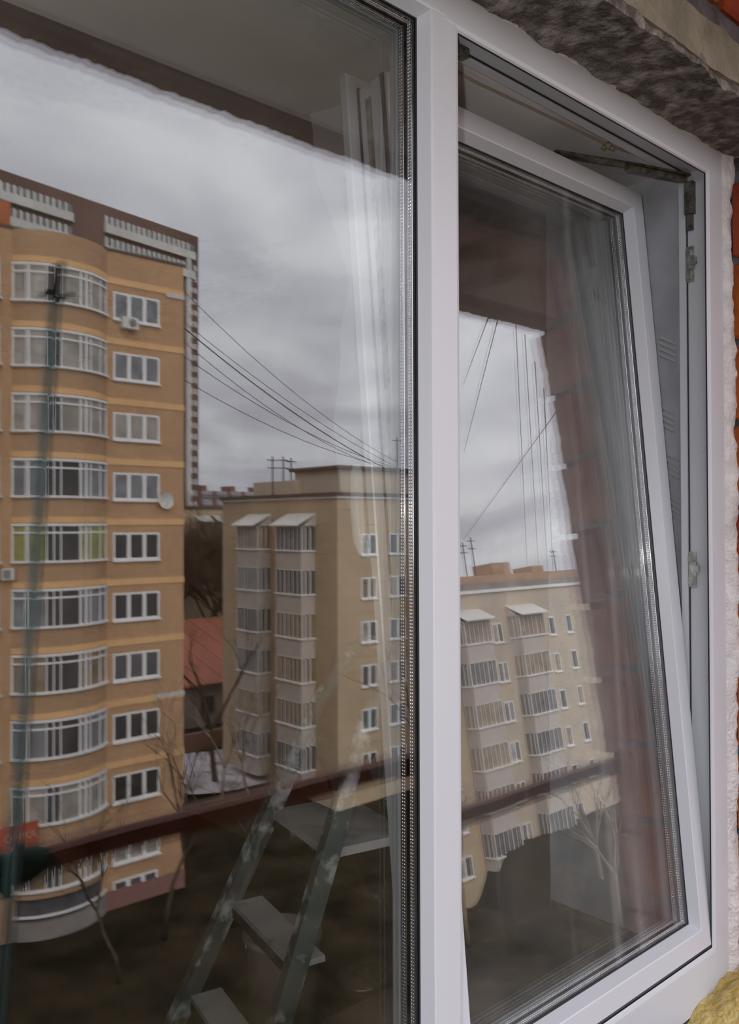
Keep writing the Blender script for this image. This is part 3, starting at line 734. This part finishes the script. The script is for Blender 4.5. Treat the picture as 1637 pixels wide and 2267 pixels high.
ac = empty('air_conditioner', (18.0, OY+0.2, 10.9), 'boxy white air conditioner under the top window of the orange block', 'air conditioner')
b = MB(); F0.box(b, 17.62, 18.42, 0.02, 0.36, 10.92, 11.46); part('body', b, 'metal_light', ac)
b = MB(); nn = 20; b.rings([[(18.12+0.2*math.cos(2*math.pi*k/nn), OY+0.362, 11.19+0.2*math.sin(2*math.pi*k/nn)) for k in range(nn)], [(18.12+0.19*math.cos(2*math.pi*k/nn), OY+0.375, 11.19+0.19*math.sin(2*math.pi*k/nn)) for k in range(nn)]]); part('fan_grille', b, 'grey_render', ac)
ds = empty('satellite_dish', (19.92, OY+0.3, 2.5), 'round pale satellite dish on the orange block wall', 'satellite dish')
b = MB()
def dish(u, v):
    r = u*0.40; a = v*2*math.pi
    return (19.92+r*math.cos(a), OY+0.30-0.12*(1-(u*u)), 2.78+r*math.sin(a))
b.grid(dish, 5, 20); part('reflector', b, 'metal_light', ds, True)
b = MB(); b.tube([(19.92, OY, 2.6), (19.92, OY+0.18, 2.75)], 0.03, 6); b.tube([(19.92, OY+0.2, 2.45), (19.92, OY+0.55, 2.72)], 0.02, 6); part('arm', b, 'grey_render', ds)
ac2 = empty('air_conditioner', (12.35, OY+0.2, -0.5), 'small air conditioner box between the two curved bays', 'air conditioner')
b = MB(); F0.box(b, 12.1, 12.62, 0.02, 0.34, -0.75, -0.25); part('body', b, 'metal_light', ac2)
b = MB(); F0.box(b, 12.16, 12.46, 0.34, 0.36, -0.68, -0.32); part('fan_grille', b, 'grey_render', ac2)
bn = empty('banner', (12.9, OY+1.0, -13.6), 'red advertising banner with pale lettering low on the orange block', 'banner')
b = MB(); b.box(9.0, 13.4, OY+1.02, OY+1.08, -12.45, -11.05); part('sheet', b, 'banner', bn)
for body, px, pz, sz in (('АЖНО', 11.6, -11.70, 0.42), ('ЗА', 11.0, -12.25, 0.42)):
    cu = bpy.data.curves.new('lettering', 'FONT'); cu.body = body; cu.size = sz; cu.extrude = 0.01; cu.materials.append(MATS['letter_pale'])
    tmp = bpy.data.objects.new('lettering_source', cu); COL.objects.link(tmp)
    me_ = bpy.data.meshes.new_from_object(tmp.evaluated_get(bpy.context.evaluated_depsgraph_get())); bpy.data.objects.remove(tmp)
    if not me_.materials: me_.materials.append(MATS['letter_pale'])
    o = bpy.data.objects.new('lettering', me_); COL.objects.link(o); o.parent = bn
    o.location = Vector((px+1.7, OY+1.10, pz))-ORG[bn]; o.rotation_euler = (math.radians(90), 0, math.radians(180))

# ---- brown tower far behind it
TY = -190.0
tw = empty('tower_block', (95, TY-8, ZG), 'tall brown tower rising behind the orange block', 'building')
ta = math.radians(10.5)
FT = Fr((112.6, TY, 0), (math.cos(ta), -math.sin(ta), 0), (math.sin(ta), math.cos(ta), 0))
TT = 74.8
b = MB(); FT.box(b, -75, 0.3, -16, 0, ZG, TT); part('wall', b, 'tower', tw)
for (u0, u1) in ((-72, -54.5), (-53.5, -36.2), (-28, -1.2)):
    for z0_, z1_ in ((68.4, 72.2), (63.5, 67.3)):
        b = MB(); FT.box(b, u0, u1, 0, 0.8, z0_, z1_-1.9); w_ = part('white_balcony', b, 'tower_white', tw)
        b = MB(); n = int((u1-u0)/1.5)
        for i in range(n): FT.box(b, u0+i*1.5+0.15, u0+i*1.5+0.75, 0, 0.7, z1_-1.9, z1_)
        part('balcony_posts', b, 'tower_white', w_, kind='stuff')
        b = MB(); FT.box(b, u0, u1, 0, 0.2, z1_-1.9, z1_); part('balcony_glass', b, 'pane2', w_)
b = MB(); FT.box(b, -3.9, -2.6, 0, 0.7, ZG, TT-5); part('corner_strip', b, 'tower_white', tw)
for k in range(26):
    z = TT-9-k*2.85
    for u in (-2.3, -1.1):
        b = MB(); FT.box(b, u, u+0.8, 0, 0.12, z, z+1.4); part('window', b, 'tower_white', tw)

# ---- beige corner building
BY = -40.7; BX = 33.9; BR = 3.40; BG = -16.6
bb = empty('apartment_building', (38, BY-6, BG), 'beige corner block with two columns of glazed balconies', 'building')
part('wall', MB().box(BX, 43.9, -54.0, BY, BG, BR), 'bb_wall', bb)
part('cornice', MB().box(BX-0.25, 43.9, -54.1, BY+0.25, BR, BR+0.22), 'bb_cornice', bb)
part('cornice_line', MB().box(BX-0.12, 43.9, -54.05, BY+0.12, BR-0.16, BR), 'white_trim', bb)
FR = Fr((0, BY, 0), (1, 0, 0), (0, 1, 0)); FL = Fr((BX, 0, 0), (0, -1, 0), (-1, 0, 0))
b = MB()
zz = BR-0.9
while zz > BG:
    FR.box(b, BX-0.003, 43.9, 0, 0.004, zz-0.015, zz+0.015); FL.box(b, 40.7, 54, 0, 0.004, zz-0.015, zz+0.015); zz -= 0.945
part('panel_joints', b, 'joint', bb, kind='stuff')
for k in range(6):
    zt = 0.97-2.83*k
    for (u0, u1) in ((35.9, 37.25), (38.4, 39.9), (41.2, 42.7)):
        fwindow(bb, FR, u0, u1, zt-1.38, zt, 2, 0.10)
def balcony(B, fr, u0, u1, zs, dep=1.1, hg=1.62, hp=1.28, canopy=False, wallm='bb_panel'):
    b = MB(); fr.box(b, u0, u1, 0, dep, zs-hp, zs-0.05); bal = part('balcony', b, wallm, B)
    b = MB(); fr.box(b, u0-0.08, u1+0.08, 0, dep+0.10, zs-0.06, zs+0.05); part('balcony_sill', b, 'white_trim', bal)
    g = MB(); w = 0.032
    n = 6
    for i in range(n+1):
        u = u0+(u1-u0)*i/n; ww_ = w*(1.7 if i in (0, 4, n) else 1)
        fr.box(g, u-ww_, u+ww_, dep-0.08, dep, zs, zs+hg)
    for v in (0.35, 0.7):
        for u in (u0, u1): fr.box(g, u-w, u+w, dep*v-0.05, dep*v+0.05, zs, zs+hg)
    fr.box(g, u0-w, u1+w, dep-0.09, dep+0.01, zs+hg-0.08, zs+hg); fr.box(g, u0-w, u0+w, 0, dep, zs+hg-0.08, zs+hg); fr.box(g, u1-w, u1+w, 0, dep, zs+hg-0.08, zs+hg)
    part('balcony_frame', g, 'metal_light', bal)
    pm = random.choice((1, 1, 0, 2))
    q = MB(); fr.box(q, u0+0.02, u1-0.02, 0.01, dep-0.04, zs+0.04, zs+hg-0.05); part('balcony_glass', q, 'pane%d' % pm, bal)
    if canopy:
        c = MB(); c.hexa([fr.p(u0-0.15, 0, zs+hg+0.75), fr.p(u1+0.15, 0, zs+hg+0.75), fr.p(u1+0.15, dep+0.45, zs+hg-0.02), fr.p(u0-0.15, dep+0.45, zs+hg-0.02),
                          fr.p(u0-0.15, 0, zs+hg+0.82), fr.p(u1+0.15, 0, zs+hg+0.82), fr.p(u1+0.15, dep+0.45, zs+hg+0.05), fr.p(u0-0.15, dep+0.45, zs+hg+0.05)])
        part('canopy', c, 'metal_light', bal)
        c = MB()
        for u in (u0-0.13, u1+0.13):
            c.add([fr.p(u-.02, 0, zs+hg), fr.p(u-.02, dep, zs+hg), fr.p(u-.02, 0, zs+hg+0.74), fr.p(u+.02, 0, zs+hg), fr.p(u+.02, dep, zs+hg), fr.p(u+.02, 0, zs+hg+0.74)], [(0,1,2),(5,4,3),(0,3,4,1),(1,4,5,2),(2,5,3,0)])
        part('canopy_cheek', c, wallm, bal)
    return bal
for k in range(6):
    zs = -0.12-2.83*k
    balcony(bb, FL, 47.95, 50.4, zs, canopy=(k == 0)); balcony(bb, FL, 43.0, 45.75, zs, canopy=(k == 0))
    b = MB(); FL.box(b, 51.0, 51.7, 0, 0.06, zs, zs+1.3); part('window', b, 'pane1', bb)
rh = MB(); rh.box(35.1, 43.5, BY-6, BY-1.2, BR+0.2, 5.20); part('roof_house', rh, 'bb_wall2', bb)
part('roof_slab', MB().box(34.8, 43.8, BY-6.3, BY-0.9, 5.20, 5.42), 'bb_cornice', bb)
part('roof_shed', MB().box(34.6, 36.6, -51, -46, BR+0.2, 4.6), 'bb_wall2', bb)
b = MB(); b.lathe((36.6, BY-1.8, BR+0.2), [(0.4, 0), (0.42, 0.3), (0.25, 0.5), (0.05, 0.52)], 10); part('roof_vent', b, 'bb_cornice', bb, True)
def antenna(x, y, z0, h, label, arms=2):
    t = empty('antenna', (x, y, z0), label, 'antenna', 'roof aerials')
    b = MB(); b.tube([(x, y, z0), (x, y, z0+h)], 0.05, 6); part('mast', b, 'cable', t)
    b = MB()
    for i in range(arms): b.tube([(x-0.45, y, z0+h*(0.9-0.2*i)), (x+0.45, y, z0+h*(0.9-0.2*i))], 0.035, 5)
    part('crossbar', b, 'cable', t)
antenna(34.15, -48, BR+0.22, 2.7, 'thin mast aerial nearest the roof corner of the beige corner block')
antenna(34.7, -47.5, BR+0.22, 2.7, 'middle mast aerial on the beige corner block roof')
antenna(35.15, -47.2, BR+0.22, 2.6, 'thin mast aerial close to the roof house of the beige corner block')
antenna(40.6, BY-1.5, 5.4, 2.2, 'dark mast aerial standing on the roof house', 1)

# ---- second beige section, seen in the tilted sash
SY = -40.7; SRF = 4.15
sb = empty('apartment_building', (52, SY-6, BG), 'beige block with pale balcony fronts mirrored in the tilted sash', 'building')
part('wall', MB().box(44.0, 63.0, SY-13, SY, BG, SRF), 'bb_wall2', sb)
part('cornice_line', MB().box(43.95, 63.05, SY-13, SY+0.18, SRF-0.1, SRF+0.12), 'white_trim', sb)
part('roof_edge', MB().box(44.0, 63.0, SY-13, SY+0.1, SRF+0.12, SRF+0.6), 'grey_render', sb)
part('roof_parapet', MB().box(45.0, 62.0, SY-5, SY-0.6, SRF+0.6, SRF+1.25), 'bb_orange', sb)
for (x0_, x1_, h_) in ((51.0, 53.2, 1.0), (56.0, 57.5, 0.6)):
    part('chimney', MB().box(x0_, x1_, SY-3.5, SY-1.5, SRF+1.25, SRF+1.25+h_), 'bb_orange', sb)
FS = Fr((0, SY, 0), (1, 0, 0), (0, 1, 0))
for k in range(6):
    zs = 0.50-2.85*k
    balcony(sb, FS, 44.1, 46.9, zs, 1.0, canopy=(k == 0)); balcony(sb, FS, 50.2, 53.2, zs, 1.0, canopy=(k == 0))
    for (u0, u1) in ((48.2, 49.3), (55.0, 55.8), (57.3, 58.1)):
        fwindow(sb, FS, u0, u1, zs-0.2, zs+1.25, 2 if u1-u0 > 1 else 1, 0.10)
for x_, h_, lb in ((46.3, 3.4, 'tall roof aerial with crossbars on the beige block in the sash'), (47.4, 2.6, 'shorter roof aerial beside the tall one'), (48.4, 3.0, 'slim roof aerial nearest the orange chimney'), (58.5, 1.8, 'stubby roof aerial at the far end of the orange parapet')):
    antenna(x_, SY-1.0, SRF+1.25, h_, lb)

# ---- background
mb_ = empty('apartment_building', (58, -94, ZG), 'small distant beige block peeping between the nearer buildings', 'building')
part('wall', MB().box(50.5, 70, -104, -90, ZG, 3.5), 'bb_wall', mb_)
part('cornice', MB().box(50.4, 70.1, -104, -89.8, 3.5, 3.8), 'bb_cornice', mb_)
FM = Fr((0, -90, 0), (1, 0, 0), (0, 1, 0))
for k in range(3):
    for u in (52.9, 55.4, 58.0): balcony(mb_, FM, u, u+1.7, 0.6-2.85*k, 0.9, 1.3, 1.2, canopy=(k == 0))
hr = empty('tower_block', (140, -206, ZG), 'pale far-off panel high-rise with brown stair strips on the horizon', 'building')
part('wall', MB().box(117, 250, -215, -200, ZG, 10.6), 'far_white', hr)
FH = Fr((0, -200, 0), (1, 0, 0), (0, 1, 0))
for i in range(30):
    u = 117+i*4.6
    b = MB(); FH.box(b, u+1.7, u+2.7, 0, 0.3, ZG, 10.6); part('brown_strip', b, 'far_red', hr)
    if i % 2: b = MB(); b.box(u, u+1.6, -208, -203, 10.6, 12.2); part('roof_house', b, 'far_red', hr)
b = MB()
for k in range(9):
    for i in range(30): FH.box(b, 117+i*4.6+2.9, 117+i*4.6+6.1, 0, 0.15, 8.6-2.8*k, 9.7-2.8*k)
part('window_rows', b, 'pane2', hr, kind='stuff')

rl = empty('low_house', (46, -70, ZG), 'low grey house with an orange-red sheet roof between the blocks', 'house')
part('wall', MB().box(30, 62, -82, -66.3, ZG, -12.6), 'grey_render', rl)
for i in range(16):
    x0_ = 29.5+i*2.05
    b = MB(); b.hexa([(x0_, -65.8, -12.75), (x0_+2.0, -65.8, -12.75), (x0_+2.0, -80, -8.6), (x0_, -80, -8.6), (x0_, -65.8, -12.6), (x0_+2.0, -65.8, -12.6), (x0_+2.0, -80, -8.45), (x0_, -80, -8.45)])
    part('roof_sheet', b, 'red_roof', rl)
for i in range(8):
    b = MB(); b.box(33+i*3.2, 34.3+i*3.2, -66.35, -66.2, -15.2, -13.8); part('window', b, 'pane4', rl)
thing('brick_fence', MB().box(27, 50, -59.6, -59.3, ZG, ZG+1.4), 'far_red', 'dark brown low fence in front of the grey house', 'fence')

gm = MB()
def gfun(u, v):
    x = -250+u*700; y = -420+v*415
    return (x, y, ZG+0.25*nz3((x*0.08, y*0.08, 0)))
gm.grid(gfun, 60, 60)
thing('ground', gm, 'lawn', 'dark brown lawn and soil far below', 'ground', kind='structure')
def bank(u, v):
    x = 41.5+u*30; y = -40.75+v*18
    sm = lambda t: max(0, min(1, t))**2*(3-2*max(0, min(1, t)))
    return (x, y, ZG-0.05+2.9*sm((x-42)/3.5)*sm(1-v*1.0)+0.3*nz3((x*0.5, y*0.5, 2)))
thing('embankment', MB().grid(bank, 60, 36), 'lawn', 'dark bank rising against the foot of the beige block', 'ground', kind='structure', smooth=True)
def spatch(u, v):
    a = v*2*math.pi; r = u*(1+0.3*nz3((math.cos(a)*2, math.sin(a)*2, 5)))
    x, y = 33+r*6.5*math.cos(a), -53+r*5.5*math.sin(a)
    return (x, y, ZG+0.30+0.25*nz3((x*0.08, y*0.08, 0))+0.1*(1-u))
thing('snow', MB().grid(spatch, 10, 30), 'snow', 'greyish old snow patch between the blocks', 'snow', kind='stuff')

# ---- bare trees
def tree(x, y, h, seed, label, m='bark', depth=5, spread=0.5, r0=0.14, kids=(2, 3), twigs=0):
    rnd = random.Random(seed); t = empty('bare_tree', (x, y, ZG), label, 'tree', 'bare trees')
    tr, br = MB(), MB()
    def grow(p, d, ln, r, lv):
        q = [p]; dd = d.copy()
        for i in range(3):
            dd = (dd+Vector((rnd.gauss(0, .12), rnd.gauss(0, .12), rnd.gauss(0.03, .06)))).normalized(); q.append(q[-1]+dd*ln/3)
        (tr if lv == depth else br).tube(q, [r, r*0.9, r*0.78, r*0.62], 5 if lv > 2 else 3)
        if lv == 0: return
        for i in range(rnd.randint(*kids)+(1 if lv == depth else 0)):
            a = rnd.uniform(0, 2*math.pi); nd = (dd+Vector((math.cos(a), math.sin(a), rnd.uniform(-.1, .5)))*spread*rnd.uniform(.6, 1.3)).normalized()
            grow(q[rnd.choice((2, 3, 3))] if lv < depth else q[3], nd, ln*rnd.uniform(.55, .8), r*0.55, lv-1)
    grow(Vector((x, y, ZG)), Vector((0.03, 0, 1)), h*0.36, r0, depth)
    part('trunk', tr, m, t, True); part('branches', br, m, t, kind='stuff')
tree(17.6, -33.0, 10.5, 3, 'thin bare tree before the flat side of the orange block', spread=0.6, r0=0.12)
tree(20.4, -32.0, 9.0, 8, 'small bare tree at the corner of the orange block', spread=0.65, r0=0.10)
tree(14.6, -31.0, 8.5, 5, 'low bare tree before the curved bays', spread=0.6, r0=0.09)
tree(30.8, -50.0, 12.5, 12, 'forked bare tree standing before the red roof', spread=0.5, r0=0.22)
tree(27.5, -44.5, 9.0, 21, 'pale slender tree between the two blocks', 'bark_pale', spread=0.6, r0=0.12)
tree(29.3, -43.5, 10.0, 34, 'pale leaning tree near the beige corner block', 'bark_pale', spread=0.6, r0=0.12)
tree(37.0, -36.5, 12.0, 41, 'pale twiggy tree before the beige corner', 'bark_pale', spread=0.6, r0=0.14)
tree(46.0, -33.0, 10.5, 44, 'pale bare tree before the beige block balconies', 'bark_pale', spread=0.6, r0=0.14)
tree(50.5, -32.0, 9.0, 47, 'forked pale bare tree low before the beige block', 'bark_pale', spread=0.6, r0=0.12)
tree(43.0, -30.0, 8.5, 52, 'small pale bare tree close to the mullion edge', 'bark_pale', spread=0.6, r0=0.12)
for i, (x_, y_, h_, lb) in enumerate(((50, -84.5, 19, 'tall dense brown tree behind the red roof'), (55, -86, 21, 'tallest brown tree behind the red roof'), (58.5, -84, 18, 'dense brown tree nearest the beige corner block'), (46.5, -86, 18, 'dense brown tree beside the orange block'), (52.5, -83, 17, 'lower brown tree just over the red roof'))):
    tree(x_, y_, h_, 60+i, lb, 'twig_mass', 6, 0.62, 0.30, (3, 5))

# ---- overhead cables
def cable(a, b_, sag, label, r=0.025):
    a, b_ = Vector(a), Vector(b_); m_ = MB()
    m_.tube([a.lerp(b_, t)-Vector((0, 0, sag*4*t*(1-t))) for t in [k/24 for k in range(25)]], r, 4)
    thing('cable', m_, 'cable', label, 'cable', 'overhead cables')
ME = (40.6, BY-1.5, 5.9)
cable((21.0, -39, 14.6), ME, 0.9, 'thin cable running to the orange block roof corner, topmost of the bundle', 0.016)
cable((21.05, -40, 13.4), (40.4, BY-1.5, 5.6), 0.6, 'thin cable just under the topmost one of the bundle', 0.016)
cable((21.05, -38, 11.9), (39.0, BY-1.2, 5.45), 0.5, 'dark thicker cable in the middle of the bundle', 0.030)
cable((21.05, -38.5, 11.5), (38.6, BY-1.2, 5.45), 0.8, 'thin cable close under the dark thicker one', 0.016)
cable((21.05, -38, 10.4), (40.2, BY-1.3, 5.5), 0.7, 'second lowest slack cable from the orange block wall', 0.018)
cable((21.05, -39, 9.6), (39.8, BY-1.3, 5.5), 0.7, 'lowest slack cable from the orange block wall', 0.018)
for (a_, b_, lb) in (((55.0, -42, 5.4), (14.34, -10, 7.98), 'first of the steep cables rising from the beige roof in the sash'), ((56.5, -42, 5.4), (14.62, -10, 7.81), 'second steep cable rising from the beige roof'),
                     ((57.7, -42, 5.4), (14.83, -10, 7.20), 'third steep cable rising from the beige roof'), ((58.45, -42, 5.4), (15.0, -10, 6.59), 'fourth steep cable rising from the beige roof'),
                     ((35.4, -30, 11.36), (13.77, -10, 8.10), 'leaning cable close beside the mullion'), ((36.2, -30, 15.4), (13.47, -10, 8.10), 'upper leaning cable next to the mullion'),
                     ((43.36, -38, 7.62), (21.3, -14, 7.80), 'slanting cable crossing the steep ones')):
    cable(a_, b_, 0.0, lb, 0.014)
